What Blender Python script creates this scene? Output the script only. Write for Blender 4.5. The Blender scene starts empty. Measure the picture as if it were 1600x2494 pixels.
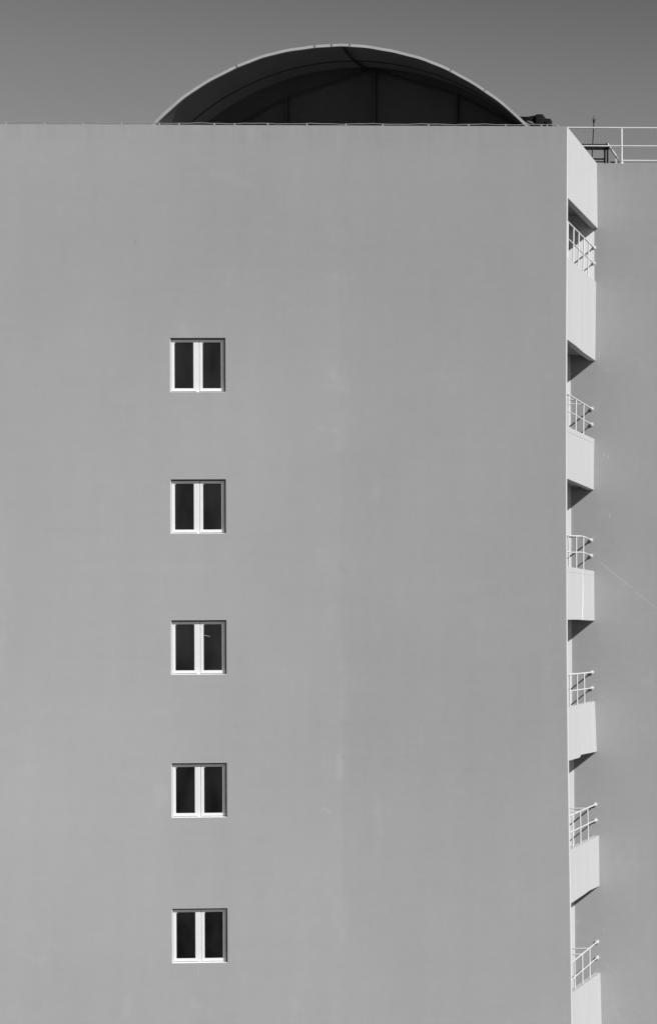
import bpy, bmesh, math, random
from mathutils import Vector, Matrix
random.seed(7)
S = bpy.context.scene
C = S.collection
# ------------------------------------------------------------------ camera
CX, CZ, CD, FPX = 9.8836, 13.3745, 46.5193, 4561.16
U0, V0 = 2536.30, 1519.26
YAW, PITCH, ROLL = 0.0385109, 0.0061953, -0.0063145
cam_d = bpy.data.cameras.new("camera")
cam = bpy.data.objects.new("camera", cam_d); C.objects.link(cam)
cam_d.sensor_fit = 'VERTICAL'; cam_d.sensor_height = 24.0
cam_d.lens = FPX / 2494.0 * 24.0
cam_d.shift_x = -(U0 - 800.0) / 2494.0
cam_d.shift_y = (V0 - 1247.0) / 2494.0
cam_d.clip_start = 0.1; cam_d.clip_end = 5000
right = Vector((math.cos(YAW), -math.sin(YAW), 0)); fwd = Vector((math.sin(YAW), math.cos(YAW), 0)); up = Vector((0, 0, 1))
f2 = fwd * math.cos(PITCH) + up * math.sin(PITCH); u2 = up * math.cos(PITCH) - fwd * math.sin(PITCH)
# roll (image rotated by ROLL, v down)
r3 = right * math.cos(ROLL) + u2 * math.sin(ROLL)
u3 = u2 * math.cos(ROLL) - right * math.sin(ROLL)
m = Matrix((r3, u3, -f2)).transposed().to_4x4(); m.translation = Vector((CX, -CD, CZ))
cam.matrix_world = m
S.camera = cam
# ------------------------------------------------------------------ light
SUNV = Vector((1.6, -1.0, 1.28)).normalized()
EL = math.asin(SUNV.z); AZ = math.atan2(SUNV.x, SUNV.y)
sd = bpy.data.lights.new("sun", 'SUN'); sd.energy = 4.3; sd.angle = math.radians(0.5); sd.color = (1, 1, 1)
sun = bpy.data.objects.new("sun", sd); C.objects.link(sun)
sun.rotation_euler = SUNV.to_track_quat('Z', 'Y').to_euler(); sun.location = (40, -25, 60)
W = bpy.data.worlds.new("World"); S.world = W; W.use_nodes = True
wt = W.node_tree; wt.nodes.clear()
def wn(t, **k):
    n = wt.nodes.new(t)
    for a, b in k.items(): setattr(n, a, b)
    return n
sky = wn('ShaderNodeTexSky', sky_type='NISHITA', sun_disc=False, sun_elevation=EL, sun_rotation=AZ, altitude=100, air_density=1.0, dust_density=0.6, ozone_density=1.0)
sep = wn('ShaderNodeSeparateColor'); wt.links.new(sky.outputs[0], sep.inputs[0])
# black and white film behind a red filter: the sky's red channel only, deepening with height
tc = wn('ShaderNodeTexCoord'); sx = wn('ShaderNodeSeparateXYZ'); wt.links.new(tc.outputs['Generated'], sx.inputs[0])
rp = wn('ShaderNodeValToRGB'); wt.links.new(sx.outputs['Z'], rp.inputs[0])
cr = rp.color_ramp; cr.interpolation = 'B_SPLINE'
SKY = [(0.0, 1.0), (0.13, 1.0), (0.21, .60), (0.27, .50), (0.315, .35), (0.36, .235), (0.7, .17)]
while len(cr.elements) < len(SKY): cr.elements.new(0.5)
for e, (p_, v) in zip(cr.elements, SKY): e.position = p_; e.color = (v, v, v, 1)
pw = wn('ShaderNodeMath', operation='POWER'); wt.links.new(sep.outputs[0], pw.inputs[0]); pw.inputs[1].default_value = .4
mu = wn('ShaderNodeMath', operation='MULTIPLY'); wt.links.new(pw.outputs[0], mu.inputs[0]); wt.links.new(rp.outputs[0], mu.inputs[1])
cb = wn('ShaderNodeCombineColor')
for i in range(3): wt.links.new(mu.outputs[0], cb.inputs[i])
bg = wn('ShaderNodeBackground'); bg.inputs[1].default_value = 0.24; wt.links.new(cb.outputs[0], bg.inputs[0])
wo = wn('ShaderNodeOutputWorld'); wt.links.new(bg.outputs[0], wo.inputs[0])
vs = S.view_settings; vs.view_transform = 'Standard'; vs.look = 'None'; vs.gamma = 1; vs.exposure = 0.37; vs.use_curve_mapping = False
S.render.engine = 'CYCLES'
S.cycles.max_bounces = 6; S.cycles.diffuse_bounces = 4

# ------------------------------------------------------------------ materials
class NT:
    def __init__(s, name):
        s.m = bpy.data.materials.new(name); s.m.use_nodes = True; s.t = s.m.node_tree; s.t.nodes.clear()
        s.o = s.n('ShaderNodeOutputMaterial'); s.b = s.n('ShaderNodeBsdfPrincipled'); s.l(s.b.outputs[0], s.o.inputs[0])
        s.g = None
    def n(s, t, **k):
        x = s.t.nodes.new(t)
        for a, b in k.items(): setattr(x, a, b)
        return x
    def l(s, a, b): s.t.links.new(a, b)
    def put(s, v, i):
        if isinstance(v, (int, float)): i.default_value = v
        else: s.l(v, i)
    def M(s, op, a, b=0.0, c=None, clamp=False):
        x = s.n('ShaderNodeMath', operation=op, use_clamp=clamp); s.put(a, x.inputs[0]); s.put(b, x.inputs[1])
        if c is not None: s.put(c, x.inputs[2])
        return x.outputs[0]
    def pos(s):
        if not s.g:
            g = s.n('ShaderNodeNewGeometry'); q = s.n('ShaderNodeSeparateXYZ'); s.l(g.outputs['Position'], q.inputs[0])
            s.g = (g.outputs['Position'], q.outputs[0], q.outputs[1], q.outputs[2])
        return s.g
    def noise(s, scale, sc=(1, 1, 1), det=3, rough=.5, off=(0, 0, 0)):
        p = s.pos()[0]; mp = s.n('ShaderNodeMapping'); s.l(p, mp.inputs[0]); mp.inputs['Scale'].default_value = sc; mp.inputs['Location'].default_value = off
        x = s.n('ShaderNodeTexNoise'); x.inputs['Scale'].default_value = scale; x.inputs['Detail'].default_value = det; x.inputs['Roughness'].default_value = rough
        s.l(mp.outputs[0], x.inputs[0]); return x.outputs[0]
    def rng(s, v, a, b, c, d, smooth=True):
        x = s.n('ShaderNodeMapRange'); x.interpolation_type = 'SMOOTHSTEP' if smooth else 'LINEAR'
        s.put(v, x.inputs[0])
        for i, k in enumerate((a, b, c, d)): x.inputs[i + 1].default_value = k
        return x.outputs[0]
    def grey(s, v, rough=.7, bump=None, bstr=.2, bdist=.01, spec=.3, metal=0, drough=0.0):
        c = s.n('ShaderNodeCombineColor')
        for i in range(3): s.put(v, c.inputs[i])
        s.l(c.outputs[0], s.b.inputs['Base Color']); s.put(rough, s.b.inputs['Roughness']); s.b.inputs['Metallic'].default_value = metal
        s.b.inputs['Specular IOR Level'].default_value = spec; s.b.inputs['Diffuse Roughness'].default_value = drough
        if bump is not None:
            x = s.n('ShaderNodeBump'); x.inputs['Strength'].default_value = bstr; x.inputs['Distance'].default_value = bdist
            s.l(bump, x.inputs['Height']); s.l(x.outputs[0], s.b.inputs['Normal'])
        return s.m
    def seg(s, x0, z0, x1, z1, w, amp):          # a rubbed mark on the wall, between two points
        _, X, Y, Z = s.pos(); L = math.hypot(x1 - x0, z1 - z0); cx, cz = (x1 - x0) / L, (z1 - z0) / L
        dx = s.M('SUBTRACT', X, x0); dz = s.M('SUBTRACT', Z, z0)
        al = s.M('ADD', s.M('MULTIPLY', dx, cx), s.M('MULTIPLY', dz, cz))
        pe = s.M('ABSOLUTE', s.M('SUBTRACT', s.M('MULTIPLY', dx, cz), s.M('MULTIPLY', dz, cx)))
        a = s.rng(pe, w * .4, w, 1, 0); b = s.rng(al, 0, .03, 0, 1); c = s.rng(al, L - .03, L, 1, 0)
        return s.M('MULTIPLY', s.M('MULTIPLY', a, b), s.M('MULTIPLY', c, amp))

def painted_wall(name, base, rear=False):
    s = NT(name); _, X, Y, Z = s.pos()
    big = s.rng(s.noise(.11, det=2, off=(3.1, 0, 1.7)), .3, .7, -1, 1, False)
    mid = s.rng(s.noise(.55, sc=(1, 1, .45), det=4, rough=.6), .3, .7, -1, 1, False)
    strk = s.rng(s.noise(2.6, sc=(1, 1, .05), det=4, rough=.6, off=(5, 0, 2)), .3, .7, -1, 1, False)
    hor = s.rng(s.noise(2.2, sc=(.06, 1, 1), det=3, rough=.6, off=(1, 0, 9)), .3, .7, -1, 1, False)
    fine = s.rng(s.noise(38, det=3, rough=.7), .3, .7, -1, 1, False)
    v = s.M('MULTIPLY_ADD', big, .05, 1.0)
    v = s.M('MULTIPLY_ADD', mid, .02, v); v = s.M('MULTIPLY_ADD', strk, .014, v); v = s.M('MULTIPLY_ADD', hor, .008, v)
    v = s.M('MULTIPLY_ADD', fine, .02, v)
    gr_ = s.rng(s.noise(4.5, sc=(1, 1, .8), det=7, rough=.75, off=(4, 0, 6)), .3, .7, -1, 1, False); v = s.M('MULTIPLY_ADD', gr_, .022, v)
    hx = s.rng(s.noise(9, sc=(.08, 1, 1), det=3, rough=.7, off=(4, 0, 1)), .3, .7, -1, 1, False); v = s.M('MULTIPLY_ADD', hx, .010, v)
    # pale rubbed patches where the render was touched up
    pa = s.noise(1.3, sc=(1, 1, .6), det=5, rough=.65, off=(11, 0, 4))
    v = s.M('ADD', v, s.rng(pa, .58, .72, 0, .055))
    nick = s.noise(5.5, sc=(1, 1, .35), det=2, off=(2, 0, 8))
    v = s.M('ADD', v, s.rng(nick, .755, .79, 0, .10))
    pit = s.noise(9.0, sc=(1, 1, .8), det=1, off=(7, 0, 3))
    v = s.M('SUBTRACT', v, s.rng(pit, .79, .82, 0, .14))
    # grime washed down from the coping
    dr = s.rng(s.noise(5, sc=(1, 1, .08), det=4, rough=.7), .35, .7, 0, 1, False)
    top = s.rng(Z, 25.1, 26.0, 0, 1)
    v = s.M('SUBTRACT', v, s.M('MULTIPLY', s.M('MULTIPLY', dr, top), .07))
    if not rear:
        # edge between two passes of paint, wandering up the wall
        wob = s.M('MULTIPLY_ADD', s.noise(.8, sc=(0, 0, 1), det=6, rough=.7), .5, -5.75)
        e = s.M('SUBTRACT', X, wob); st = s.rng(e, -.015, .015, 1, 0)
        zr = s.M('MULTIPLY', s.rng(Z, 5, 7, .3, 1), s.rng(Z, 20, 23, 1, .3))
        v = s.M('ADD', v, s.M('MULTIPLY', s.M('MULTIPLY', st, zr), .028))
        rb = s.rng(X, -6.1, -5.5, 0, 1); rb2 = s.rng(X, -5.45, -5.2, 1, 0)
        v = s.M('ADD', v, s.M('MULTIPLY', s.M('MULTIPLY', s.M('MULTIPLY', rb, rb2), s.rng(pa, .45, .65, 0, 1)), .05))
        for q in [(-6.2, 20.2, -6.22, 20.03, .02, .10), (-9.78, 15.5, -9.82, 14.6, .012, .07), (-11.25, 24.3, -11.22, 24.1, .03, .06), (-.42, 13.8, -.44, 13.55, .02, .12),
                  (-8.95, 6.86 - 1.4, -8.98, 5.2, .03, .08), (-10.4, 23.2, -10.42, 23.1, .02, -.2),
                  (-6.05, 18.56, -5.55, 18.5, .10, .05), (-5.95, 19.62, -5.6, 19.58, .05, .05), (-5.56, 10.6, -5.58, 9.95, .11, .06), (-6.0, 9.28, -5.75, 9.15, .05, .07), (-5.9, 22.3, -5.5, 22.25, .12, .04),
                  (-8.6, 24.85, -7.6, 24.55, .16, .035), (-5.6, 15.2, -5.3, 15.0, .05, -.04), (-2.9, 14.4, -2.2, 14.3, .2, -.02), (-12.6, 16.1, -10.9, 16.05, .12, -.02)]:
            v = s.M('ADD', v, s.seg(*q))
    else:
        for q in [(.074, 15.405, .925, 14.703, .022, .17), (1.0, 14.62, 1.62, 14.12, .022, .15), (1.62, 14.12, 2.6, 13.4, .02, .1), (.014, 11.908, .5, 11.52, .012, .12), (.55, 11.47, 1.9, 10.4, .01, .08),
                  (.088, 4.822, .5, 4.47, .015, .12), (.101, 20.98, .103, 20.91, .02, .35), (.304, 20.55, .306, 20.46, .022, .3), (.207, 18.29, .21, 18.19, .018, .35), (.315, 18.23, .32, 18.15, .018, .3),
                  (.34, 16.7, .345, 16.54, .016, .3), (.09, 5.66, .15, 5.63, .02, .3), (.42, 22.4, .42, 22.3, .015, .15)]:
            v = s.M('ADD', v, s.seg(*q))
    base_v = s.M('MULTIPLY', v, base)
    bp = s.M('MULTIPLY_ADD', s.noise(3, det=5), .8, s.M('MULTIPLY', s.noise(60, det=2), .2))
    return s.grey(base_v, rough=.82, bump=bp, bstr=.25, bdist=.012, spec=.12, drough=1.0)

def simple(name, base, rough=.6, var=.05, scale=3, sc=(1, 1, 1), spec=.3, bump=0, metal=0, dr=0.0):
    s = NT(name); a = s.rng(s.noise(scale, sc=sc, det=4, rough=.65), .3, .7, 1 - var, 1 + var, False)
    b = s.rng(s.noise(scale * 9, det=2), .3, .7, 1 - var * .4, 1 + var * .4, False)
    v = s.M('MULTIPLY', s.M('MULTIPLY', a, b), base)
    return s.grey(v, rough, bump=s.noise(scale * 5, det=4) if bump else None, bstr=.3, bdist=bump or .01, spec=spec, metal=metal, drough=dr)
M = dict(
    wall=painted_wall('grey_wall_paint', .385), rear=painted_wall('grey_rear_paint', .37, True),
    panel=simple('pale_parapet_paint', .465, .8, .03, 2.6, (1, 1, .15), .2, .004),
    trim=simple('white_edge_paint', .58, .7, .04, 5, (1, 1, .1), .2),
    white=simple('white_wall_paint', .76, .8, .05, 3, (1, 1, .3), .2),
    frame=simple('white_window_frame', .84, .45, .02, 6, spec=.4),
    reveal=simple('window_surround', .15, .8, .05, 5),
    rail=simple('white_rail_paint', .6, .45, .06, 2, spec=.4),
    glass=None,
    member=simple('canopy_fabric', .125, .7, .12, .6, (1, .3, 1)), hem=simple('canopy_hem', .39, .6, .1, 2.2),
    endm=simple('canopy_end_sheet', .06, .8, .15, .8), rib=simple('dark_steel', .032, .6, .2, 4),
    dark=simple('black_metal', .014, .8, .2, 4, spec=.08), grey=simple('grey_duct', .16, .6, .12, 4), roof=simple('roof_screed', .25, .9, .2, 1),
    ground=simple('asphalt_ground', .12, .95, .25, .3, bump=.01), cable=simple('zinc_cable', .29, .5, .2, 9))
g = NT('dark_glass'); gv = g.rng(g.noise(1.6, sc=(1, 1, .4), det=2), .35, .65, .002, .016, False)
M['glass'] = g.grey(gv, rough=g.rng(g.noise(3, det=2), .3, .7, .04, .12, False), spec=.3)

# ------------------------------------------------------------------ mesh helpers
def box(bm, x0, x1, y0, y1, z0, z1, bev=0):
    vs_ = [bm.verts.new((x, y, z)) for x in (x0, x1) for y in (y0, y1) for z in (z0, z1)]
    F = [(0, 1, 3, 2), (4, 6, 7, 5), (0, 4, 5, 1), (2, 3, 7, 6), (0, 2, 6, 4), (1, 5, 7, 3)]
    fs = [bm.faces.new([vs_[i] for i in f]) for f in F]
    if bev:
        es = list({e for f in fs for e in f.edges})
        bmesh.ops.bevel(bm, geom=es, offset=bev, segments=2, affect='EDGES', profile=.5)
def tube(bm, pts, r, n=10, r1=None):
    pts = [Vector(p) for p in pts]; rings = []
    for i, p in enumerate(pts):
        d = (pts[min(i + 1, len(pts) - 1)] - pts[max(i - 1, 0)]).normalized()
        a = d.cross(Vector((0, 0, 1)) if abs(d.z) < .9 else Vector((1, 0, 0))).normalized(); b = d.cross(a)
        rr = r if r1 is None else r + (r1 - r) * i / (len(pts) - 1)
        rings.append([bm.verts.new(p + (a * math.cos(2 * math.pi * k / n) + b * math.sin(2 * math.pi * k / n)) * rr) for k in range(n)])
    for A, B in zip(rings, rings[1:]):
        for k in range(n): bm.faces.new((A[k], A[(k + 1) % n], B[(k + 1) % n], B[k]))
    bm.faces.new(rings[0][::-1]); bm.faces.new(rings[-1])
def prism_x(bm, prof, x0, x1):            # profile in (y, z), extruded along x
    a = [bm.verts.new((x0, y, z)) for y, z in prof]; b = [bm.verts.new((x1, y, z)) for y, z in prof]
    bm.faces.new(a); bm.faces.new(b[::-1])
    for i in range(len(prof)):
        j = (i + 1) % len(prof); bm.faces.new((a[j], a[i], b[i], b[j]))
# the stair side of the building is not quite plumb: it bows by a few centimetres over its height
BOW_F = [(0, .06), (3, .045), (4.5, .032), (6.8, .016), (8.15, 0), (10.35, -.022), (11.7, -.034), (14.5, -.038), (18, -.03), (20.75, -.013), (22.8, .005), (24.3, .02), (26, .036)]
BOW_B = [(0, .09), (3, .083), (4.5, .04), (6.8, .026), (8.15, .022), (10.35, -.025), (11.7, -.068), (14.5, -.07), (17.3, -.074), (18.6, -.05), (20.75, -.016), (22.8, .015), (24.3, .064), (26, .052)]
def lerp(t, z):
    if z <= t[0][0]: return t[0][1]
    for (a, p), (b, q) in zip(t, t[1:]):
        if z <= b: return p + (q - p) * (z - a) / (b - a)
    return t[-1][1]
def bow(bm):
    for v in bm.verts:
        if v.co.x > -.2 and v.co.y < 3.62:
            k = min(max(v.co.y, 0), 3.6) / 3.6; v.co.x += lerp(BOW_F, v.co.z) * (1 - k) + lerp(BOW_B, v.co.z) * k
def obj(name, bm, mat, parent=None, smooth=False, origin=None):
    if name in ('wall', 'corner_trim', 'parapet', 'coping_band', 'plaster_joint', 'railing', 'baluster', 'wall_flange') and mat != 'rear': bow(bm)
    bmesh.ops.recalc_face_normals(bm, faces=bm.faces[:])
    if origin is not None: bmesh.ops.translate(bm, verts=bm.verts[:], vec=-Vector(origin))
    if smooth:
        for e in bm.edges:
            if len(e.link_faces) == 2 and e.calc_face_angle(0) > .9: e.smooth = False
    me = bpy.data.meshes.new(name); bm.to_mesh(me); bm.free(); me.materials.append(M[mat])
    if smooth:
        for p in me.polygons: p.use_smooth = True
    o = bpy.data.objects.new(name, me); C.objects.link(o)
    if origin is not None: o.location = origin
    if parent: o.parent = parent
    return o
def thing(name, label, cat, loc=(0, 0, 0), group=None):
    o = bpy.data.objects.new(name, None); C.objects.link(o); o.location = loc; o['label'] = label; o['category'] = cat
    if group: o['group'] = group
    return o
def B(): return bmesh.new()
def under(o, p):                          # parent, keeping the place
    o.parent = p; o.location = Vector(o.location) - Vector(p.location) if p.type == 'EMPTY' else o.location

# ------------------------------------------------------------------ ground
bm = B(); v = [bm.verts.new(q) for q in ((-900, -900, 0), (900, -900, 0), (900, 900, 0), (-900, 900, 0))]; bm.faces.new(v)
gr = obj('ground', bm, 'ground'); gr['kind'] = 'structure'

# ------------------------------------------------------------------ main building
main = thing('apartment_block', 'wide grey building with one column of five small white windows and white corner landings', 'building')
WX, WW, WH = -9.594, 1.333, 1.335
WZ = [20.784, 17.322, 13.876, 10.386, 6.838]          # tops of the openings
bm = B()
xs = [-26.0, WX, WX + WW, 0.0]
zs = sorted([0.0, 1.5, 3.0, 4.5, 8.15, 22.8, 24.3, 25.2, 26.0] + WZ + [z - WH for z in WZ])
TH = .2
def quad(*q): bm.faces.new([bm.verts.new(p) for p in q])
for i in range(3):
    for k in range(len(zs) - 1):
        x0, x1, z0, z1 = xs[i], xs[i + 1], zs[k], zs[k + 1]
        if i == 1 and any(abs(z1 - w) < 1e-6 for w in WZ):
            quad((x0, 0, z0), (x0, TH, z0), (x0, TH, z1), (x0, 0, z1)); quad((x1, 0, z0), (x1, 0, z1), (x1, TH, z1), (x1, TH, z0))
            quad((x0, 0, z1), (x0, TH, z1), (x1, TH, z1), (x1, 0, z1)); quad((x0, 0, z0), (x1, 0, z0), (x1, TH, z0), (x0, TH, z0))
            continue
        quad((x0, 0, z0), (x1, 0, z0), (x1, 0, z1), (x0, 0, z1))
# cap, end edge, inner face and the side wall at the far left
box_top = []
quad((-26, 0, 26), (-.15, 0, 26), (-.15, TH, 26), (-26, TH, 26)); quad((-.15, 0, 26), (0, 0, 26), (0, .12, 26), (-.15, .12, 26))
for a, b in zip(zs, zs[1:]):
    quad((0, 0, a), (0, .12, a), (0, .12, b), (0, 0, b)); quad((0, .12, a), (-.15, .12, a), (-.15, .12, b), (0, .12, b)); quad((-.15, .12, a), (-.15, TH, a), (-.15, TH, b), (-.15, .12, b))
quad((-.15, TH, 0), (-3.0, TH, 0), (-3.0, TH, 26), (-.15, TH, 26)); quad((-3.0, TH, 24.6), (-26, TH, 24.6), (-26, TH, 26), (-3.0, TH, 26))
bmesh.ops.remove_doubles(bm, verts=bm.verts[:], dist=1e-5)
me_w = obj('wall', bm, 'wall', main)
bm = B(); box(bm, -26.0, -25.8, .2, 3.6, 0, 26); obj('side_wall', bm, 'wall', main)
bm = B(); box(bm, -3.2, -3.0, .2, 3.6, 0, 24.6); obj('stairwell_wall', bm, 'wall', main)
bm = B(); box(bm, -25.8, -.15, .2, 3.6, 24.6, 24.9); obj('roof', bm, 'roof', main)
bm = B()
for a, b in zip(zs, zs[1:]): box(bm, 0.001, .006, .004, .118, a, min(b, 25.99))
obj('corner_trim', bm, 'trim', main)

# --- windows
def rect_frame(bm, x0, x1, z0, z1, wl, wr, wt, wb, y0, y1, bev=.003):
    box(bm, x0, x0 + wl, y0, y1, z0, z1, bev); box(bm, x1 - wr, x1, y0, y1, z0, z1, bev)
    box(bm, x0 + wl - .002, x1 - wr + .002, y0 + .001, y1 - .001, z1 - wt, z1 - .0005, bev); box(bm, x0 + wl - .002, x1 - wr + .002, y0 + .001, y1 - .001, z0 + .0005, z0 + wb, bev)
def make_window():
    bm = B()      # origin: lower left corner of the opening
    e = .001
    rect_frame(bm, e, WW - e, e, WH - e, .03, .06, .06, .05, .112, .19)
    box(bm, .53, .66, .114, .188, .05, WH - .06)
    w = obj('window', bm, 'reveal', None)
    kids = []
    def kid(name, bm, mat): o = obj(name, bm, mat, w); kids.append(o); return o
    for (a, b, wl, wr) in ((.004, .600, .062, .070), (.675, 1.266, .068, .070)):
        bm = B(); rect_frame(bm, a, b, .036, WH - .038, wl, wr, .062, .072, .08, .111); kid('sash', bm, 'frame')
        bm = B(); box(bm, a + wl - .004, b - wr + .004, .098, .106, .1, WH - .09); kid('pane', bm, 'glass')
    bm = B(); box(bm, .601, .661, .0785, .111, .006, WH - .036, .002); kid('mullion', bm, 'frame')
    bm = B(); prism_x(bm, [(.004, .002), (.004, .012), (.111, .026), (.111, .002)], .004, WW - .004); kid('sill', bm, 'frame')
    for x in (.078, .752):
        bm = B(); box(bm, x, x + .016, .070, .080, WH - .128, WH - .108, .003); kid('latch', bm, 'frame')
    return w, kids
w0, kids = make_window()
for i, z in enumerate(WZ):
    if i == 0: w = w0; ks = kids
    else:
        w = w0.copy(); C.objects.link(w); ks = []
        for k in kids: c = k.copy(); C.objects.link(c); c.parent = w; ks.append(c)
    w.parent = main; w.location = (WX, 0, z - WH)
    if i == 2:
        bm = B(); tube(bm, [(.775, .075, WH - .375), (.905, .07, WH - .40)], .009, 8); st = obj('pane_strip', bm, 'cable', w)  # thin tilted strip in front of the glass, standing for a pale streak

# --- stair landings, their parapets and railings on the right
def parapet(name, top, bot, prof_b=None, notch=None):
    """side profile in (y, z): front end y=.12, wall end y=3.597"""
    Y0, Y1 = .12, 3.597
    prof = [(Y0, top[0])]
    if notch: prof += [(Y1 - .02, top[1]), (Y1 - .02, top[1] - notch)]
    prof += [(Y1, top[1] - (notch or 0)), (Y1, bot[1])] + [(Y0 + (Y1 - Y0) * t, z) for t, z in (prof_b or [])] + [(Y0, bot[0])]
    bm = B(); prism_x(bm, prof, -.15, .008)
    es = [e for e in bm.edges if abs(e.verts[0].co.x - .008) < 1e-6 and abs(e.verts[1].co.x - .008) < 1e-6]
    bmesh.ops.bevel(bm, geom=es, offset=.008, segments=2, affect='EDGES')
    return obj(name, bm, 'panel', main)
PA = [((26.0, 26.0), (24.256, 24.256), None, None, 24.5), ((22.80, 22.84), (20.755, 20.74), [(.55, 20.735), (.3, 20.76)], None, 20.88),
      ((18.615, 18.665), (17.315, 17.31), [(.6, 17.32)], None, 17.40), ((15.15, 15.155), (13.832, 13.835), [(.35, 13.85)], .12, 13.92),
      ((11.675, 11.70), (10.353, 10.36), [(.42, 10.42), (.37, 10.345)], None, 10.46), ((8.155, 8.14), (6.835, 6.80), [(.62, 6.86), (.5, 6.85)], None, 6.93), ((4.63, 4.51), (2.2, 2.2), None, None, 3.42)]
for i, (t, b, pb, nt, sl) in enumerate(PA):
    parapet('parapet', t, b, pb, nt)
    bm = B()
    if i == 0: continue
    box(bm, -3.0, -.15, .2, 3.6, sl, sl + .2); obj('landing', bm, 'roof', main)
# raised band under the top edge of two parapets, and a mortar joint on one
for zt, zt2 in ((18.615, 18.665), (15.15, 15.155)):
    bm = B()
    a = [(.13, zt - .012), (3.56, zt2 - .012), (3.56, zt2 - .125), (.13, zt - .125)]; prism_x(bm, a, .002, .0125); obj('coping_band', bm, 'panel', main)
bm = B(); tube(bm, [(.004, 1.95, 13.85), (.004, 2.02, 14.3), (.004, 2.03, 14.9), (.006, 1.93, 15.12)], .022, 8); o = obj('plaster_joint', bm, 'trim', main, True)
# railings: two rails into the rear wall, balusters on the parapet, braces into the stairwell
def railing(zh, ys, zp, braces=True, bend=None, lean=0):
    X = -.07; bm = B(); yA = .14
    bz = bend or (lambda y: 0)
    N = 14
    for z, r in ((zh, .021), (zh - .415, .017)):
        tube(bm, [(X, yA + (3.585 - yA) * k / N, z + bz(yA + (3.585 - yA) * k / N)) for k in range(N + 1)], r, 10)
    R = obj('railing', bm, 'rail', main, True)
    for y in ys:
        bm = B(); tube(bm, [(X, y - (lean if y == ys[0] else 0), zh + bz(y) - .01), (X, y + random.uniform(-.02, .02), zp - .02)], .0175, 10); obj('baluster', bm, 'rail', R, True)
    for z in (zh, zh - .415):
        bm = B(); tube(bm, [(X, 3.565, z), (X, 3.5995, z)], .05, 16); tube(bm, [(X, 3.545, z), (X, 3.57, z)], .034, 14, .042); obj('wall_flange', bm, 'rail', R, True)
    if braces:
        for y in ys:
            bm = B(); tube(bm, [(X - .01, y + .01, zh + bz(y) - .012), (-1.6, y + .01, zh + bz(y) - .012)], .018, 10); obj('brace', bm, 'rail', R, True)
    return R
railing(23.745, [.48, 1.13, 1.73, 2.34, 2.92], 22.8, False)
railing(19.465, [.65, 1.56, 2.52], 18.63)
railing(15.98, [.72, 1.62, 2.55], 15.15, True, lambda y: .035 * math.sin((y - 1.6) * 1.6) * (1 if y < 3.2 else .5), .1)
railing(12.47, [.75, 1.64, 2.56], 11.68)
railing(8.965, [.78, 1.70, 2.60], 8.14)
railing(5.325, [.78, 1.72, 2.62], 4.57)

# ------------------------------------------------------------------ rear wing
rear = thing('rear_wing', 'plain grey wing set back at the right edge behind the white stair parapets', 'building')
bm = B(); box(bm, -26, 24, 3.6, 16, 0, 26.0, .012); obj('wall', bm, 'rear', rear)
bm = B(); box(bm, -2.95, -.672, 3.57, 3.599, 11.0, 20.88); box(bm, -2.95, -.628, 3.57, 3.599, 1.0, 11.0); box(bm, -2.95, -.03, 3.572, 3.5985, 22.4, 24.6); obj('white_return', bm, 'white', rear)
# roof railing, seen from below over the parapet
bm = B()
for z, r, x0 in ((26.965, .022, -2.4), (26.48, .02, -2.4), (26.09, .022, .70)): tube(bm, [(x0, 3.68, z), (3, 3.68, z), (11, 3.68, z)], r, 10)
RR = obj('roof_railing', bm, 'rail', rear, True)
for x in (-2.3, -.8, .70, 2.55, 4.4, 6.25, 8.1, 9.95):
    bm = B(); tube(bm, [(x, 3.68, 25.995), (x, 3.68, 26.965)], .021, 10); tube(bm, [(x, 3.68, 25.995), (x, 3.68, 26.03)], .05, 12); obj('post', bm, 'rail', RR, True)
bm = B(); tube(bm, [(.23, 4.2, 26.68), (.56, 3.85, 26.2)], .02, 10); obj('diagonal_brace', bm, 'rail', RR, True)
bm = B(); box(bm, .52, .60, 3.75, 3.8, 26.12, 26.155); box(bm, .52, .545, 3.75, 3.8, 26.0, 26.12); obj('bracket', bm, 'rail', RR)

# ------------------------------------------------------------------ arched canopy on the roof
can = thing('arched_canopy', 'dark arched canopy with pale rim rising above the top of the wall', 'canopy')
AX, AZc, R0, R1 = -5.79, 22.01, 6.31, 6.245
YF, YE = 1.0, 2.85
def arc_pts(r, n=72, zmin=24.9):
    a = math.acos((zmin - AZc) / r); return [(AX + r * math.sin(-a + 2 * a * k / n), AZc + r * math.cos(-a + 2 * a * k / n)) for k in range(n + 1)]
def shell(bm, r0, r1, y0, y1, n=72):
    P, Q = arc_pts(r0, n), arc_pts(r1, n); ring = []
    for (px, pz), (qx, qz) in zip(P, Q):
        ring.append([bm.verts.new((px, y0, pz)), bm.verts.new((px, y1, pz)), bm.verts.new((qx, y1, qz)), bm.verts.new((qx, y0, qz))])
    for a, b in zip(ring, ring[1:]):
        for i in range(4): bm.faces.new((a[i], a[(i + 1) % 4], b[(i + 1) % 4], b[i]))
    bm.faces.new(ring[0]); bm.faces.new(ring[-1][::-1])
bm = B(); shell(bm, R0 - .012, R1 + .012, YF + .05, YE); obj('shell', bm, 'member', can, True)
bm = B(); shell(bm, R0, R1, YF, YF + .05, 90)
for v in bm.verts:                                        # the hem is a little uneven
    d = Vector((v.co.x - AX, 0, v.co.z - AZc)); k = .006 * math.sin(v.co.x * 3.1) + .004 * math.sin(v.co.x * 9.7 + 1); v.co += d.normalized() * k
obj('hem', bm, 'hem', can)
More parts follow.
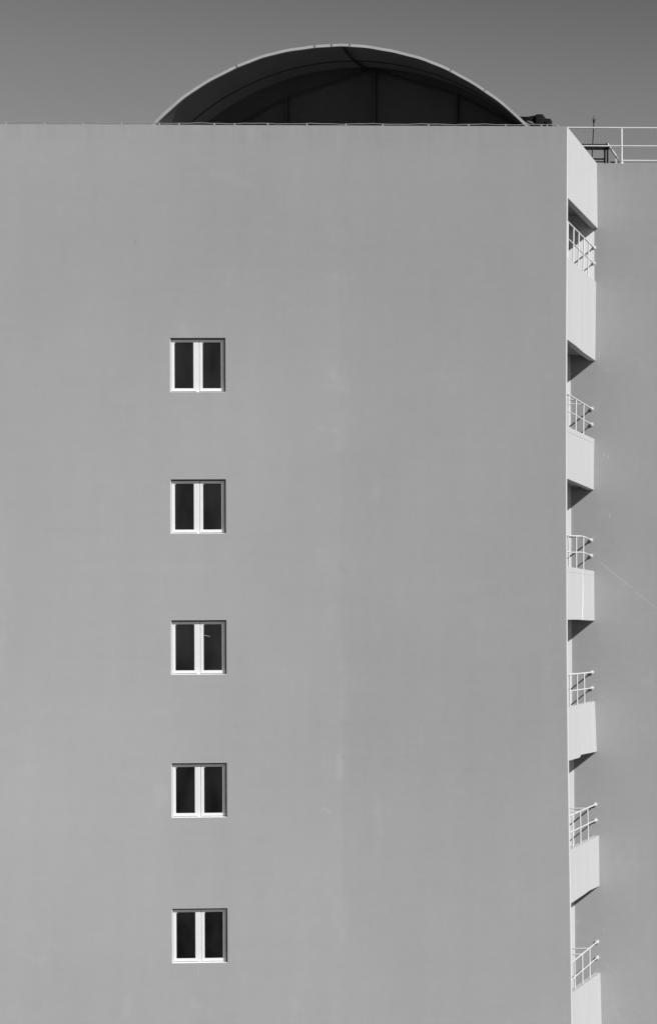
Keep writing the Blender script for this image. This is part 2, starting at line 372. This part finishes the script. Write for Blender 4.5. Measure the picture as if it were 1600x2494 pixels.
for x in (-6.42, -6.0, -5.55, -3.05, -2.2, -8.35):
    zc = AZc + math.sqrt(R0 ** 2 - (x - AX) ** 2); a = math.asin((x - AX) / R0)
    bm = B(); box(bm, -.012, .012, YF - .012, YF + .06, -.075, .014); 
    bmesh.ops.rotate(bm, verts=bm.verts[:], cent=(0, 0, 0), matrix=Matrix.Rotation(a, 3, 'Y')); bmesh.ops.translate(bm, verts=bm.verts[:], vec=(x, 0, zc)); obj('hem_clip', bm, 'grey', can)
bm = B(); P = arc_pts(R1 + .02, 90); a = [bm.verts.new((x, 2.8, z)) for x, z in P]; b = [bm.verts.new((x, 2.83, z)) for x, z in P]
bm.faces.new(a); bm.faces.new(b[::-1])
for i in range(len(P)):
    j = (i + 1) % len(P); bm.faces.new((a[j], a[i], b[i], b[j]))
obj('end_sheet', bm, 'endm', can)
bm = B(); tube(bm, [(-10.4, 2.76, 25.6), (-8.8, 2.76, 26.85), (-7.75, 2.76, 27.46), (-5.55, 2.76, 28.2), (-3.37, 2.76, 27.55), (-1.95, 2.76, 26.8), (-.9, 2.76, 25.9)], .035, 8); obj('end_truss', bm, 'rib', can)
for x, zt in ((-7.75, 27.46), (-5.5, 28.2), (-3.4, 27.55)):
    bm = B(); box(bm, x - .045, x + .045, 2.70, 2.79, 24.9, zt); obj('post', bm, 'rib', can)
bm = B(); box(bm, -9, -1.4, 2.74, 2.79, 26.42, 26.46); obj('cross_rail', bm, 'rib', can)
bm = B(); P = arc_pts(R1 + .0, 60); tube(bm, [(x, 2.2, z) for x, z in P], .016, 8); obj('rib', bm, 'rib', can, True)
bm = B(); tube(bm, [(AX + .05, 1.06, AZc + R1 - .02), (AX + .03, 1.6, AZc + R1 - .06), (AX + .0, 2.2, AZc + R1 - .04), (AX + .1, 2.78, AZc + R1 - .05)], .03, 8); obj('ridge_purlin', bm, 'rib', can, True)
bm = B(); tube(bm, [(-7.1 + .42 * math.cos(t * math.pi / 14), 2.45, 26.12 + .38 * math.sin(t * math.pi / 14)) for t in range(15)] , .02, 8)
for x in (-7.52, -6.68): tube(bm, [(x, 2.45, 24.9), (x, 2.45, 26.12)], .02, 8)
hp = obj('bent_pipe', bm, 'dark', None, True); hp['label'] = 'thin dark hoop of bent pipe under the left half of the arched canopy'; hp['category'] = 'pipe'

# ------------------------------------------------------------------ things on the roofs
lc = thing('lightning_cable', 'thin pale cable held by small clips along the top edge of the wide wall', 'cable', (0, 0, 26.0))
bm = B(); n = 130; tube(bm, [(-25.5 + 25.3 * k / n, .05, .052 + .008 * math.sin(k * .9) + .005 * math.sin(k * 2.3)) for k in range(n + 1)], .009, 6); obj('strip', bm, 'cable', lc)
for x in [-24.9, -23.9, -22.95, -22, -21, -20.1, -19.2, -18.2, -17.25, -16.3, -15.4, -14.45, -13.516, -12.593, -11.679, -10.753, -9.845, -9.371, -8.521, -8.036, -7.234, -6.291, -5.347, -4.452, -3.345, -2.366, -1.466, -.6, -.2]:
    bm = B(); box(bm, x - .011, x + .011, .02, .07, 0, .055, .003); box(bm, x - .011, x + .011, -.003, .02, -.018, .012, .002); obj('clip', bm, 'cable', lc)
rod = thing('lightning_rod', 'thin dark lightning rod with small prongs above the white stair parapet', 'lightning rod', (-.19, 4.2, 26.0))
bm = B(); tube(bm, [(0, 0, 0), (.0, 0, .29), (.055, 0, 1.3)], .014, 8, .013); obj('mast', bm, 'dark', rod)
for dx, dz in ((-.06, .07), (.075, .07), (.01, .17), (-.02, .11)):
    bm = B(); tube(bm, [(.055, 0, 1.28), (.055 + dx * .6, 0, 1.28 + dz * .6), (.055 + dx, 0, 1.28 + dz)], .008, 6, .004); obj('prong', bm, 'dark', rod)
bm = B(); tube(bm, [(.05, 0, 1.24), (.056, 0, 1.31)], .024, 8, .03); obj('collar', bm, 'dark', rod)
fr = thing('steel_frame', 'low dark steel frame on the roof behind the white railing', 'frame', (0, 4.6, 26.0))
def part(name, mat, par, *a, **k):
    bm = B(); box(bm, *a, **k); return obj(name, bm, mat, par)
part('top_beam', 'dark', fr, -.9, .20, -.04, .04, .735, .765, bev=.004); part('lower_beam', 'dark', fr, -.9, .19, -.04, .02, .615, .69, bev=.004)
part('beam', 'dark', fr, .165, .225, -.30, -.0401, .68, .73)
for x0, y0 in ((.055, -.03), (.13, -.03), (-.85, -.03)): part('leg', 'dark', fr, x0, x0 + .042, y0 - .012, y0 + .03, 0, .734)
part('shelf_bar', 'dark', fr, -.85, .06, -.05, -.031, .335, .375); part('shelf_bar', 'dark', fr, -.85, .06, -.05, -.031, .265, .295)
bm = B(); tube(bm, [(.20, -.2, .68), (.49, -.2, .26), (.49, -.2, 0)], .014, 8); obj('strut', bm, 'dark', fr)
bm = B(); box(bm, .27, .44, -.3, -.26, .20, .225); box(bm, .33, .36, -.3, -.26, 0, .20); obj('foot_bar', bm, 'dark', fr)
ve = thing('roof_vent', 'small dark box vent with a curved grey duct beside the canopy foot', 'vent', (-1.7, 4.5, 26.0))
part('hood', 'dark', ve, 0, .18, -.2, .25, 0, 1.495, bev=.006)
bm = B(); prism_x(bm, [(-.1, 0), (-.1, 1.405), (.15, 1.405), (.15, 0)], .355 - .0, .356); bm.free()
bm = B(); a = [(.181, 1.40), (.355, 1.405), (.355, 1.23), (.31, 1.235), (.181, 1.34)]
f0 = [bm.verts.new((x, -.1, z)) for x, z in a]; f1 = [bm.verts.new((x, .15, z)) for x, z in a]; bm.faces.new(f0); bm.faces.new(f1[::-1])
for i in range(len(a)): j = (i + 1) % len(a); bm.faces.new((f0[j], f0[i], f1[i], f1[j]))
obj('outlet', bm, 'dark', ve); part('outlet_leg', 'dark', ve, .31, .354, -.09, .14, 0, 1.235)
bm = B(); a = [(-.46, 1.45), (-.22, 1.45), (0, 1.495), (0, 1.2), (-.05, 1.22), (-.13, 1.34), (-.2, 1.40), (-.28, 1.42), (-.46, 1.425)]
f0 = [bm.verts.new((x, -.12, z)) for x, z in a]; f1 = [bm.verts.new((x, .2, z)) for x, z in a]; bm.faces.new(f0); bm.faces.new(f1[::-1])
for i in range(len(a)): j = (i + 1) % len(a); bm.faces.new((f0[j], f0[i], f1[i], f1[j]))
obj('cowl', bm, 'dark', ve)
bm = B(); tube(bm, [(-.62, .05, 0), (-.6, .05, 1.0), (-.5, .05, 1.2), (-.36, .05, 1.27), (-.2, .05, 1.2), (-.1, .05, 1.0), (-.08, .05, 0)], .13, 14); obj('duct', bm, 'grey', ve, True)
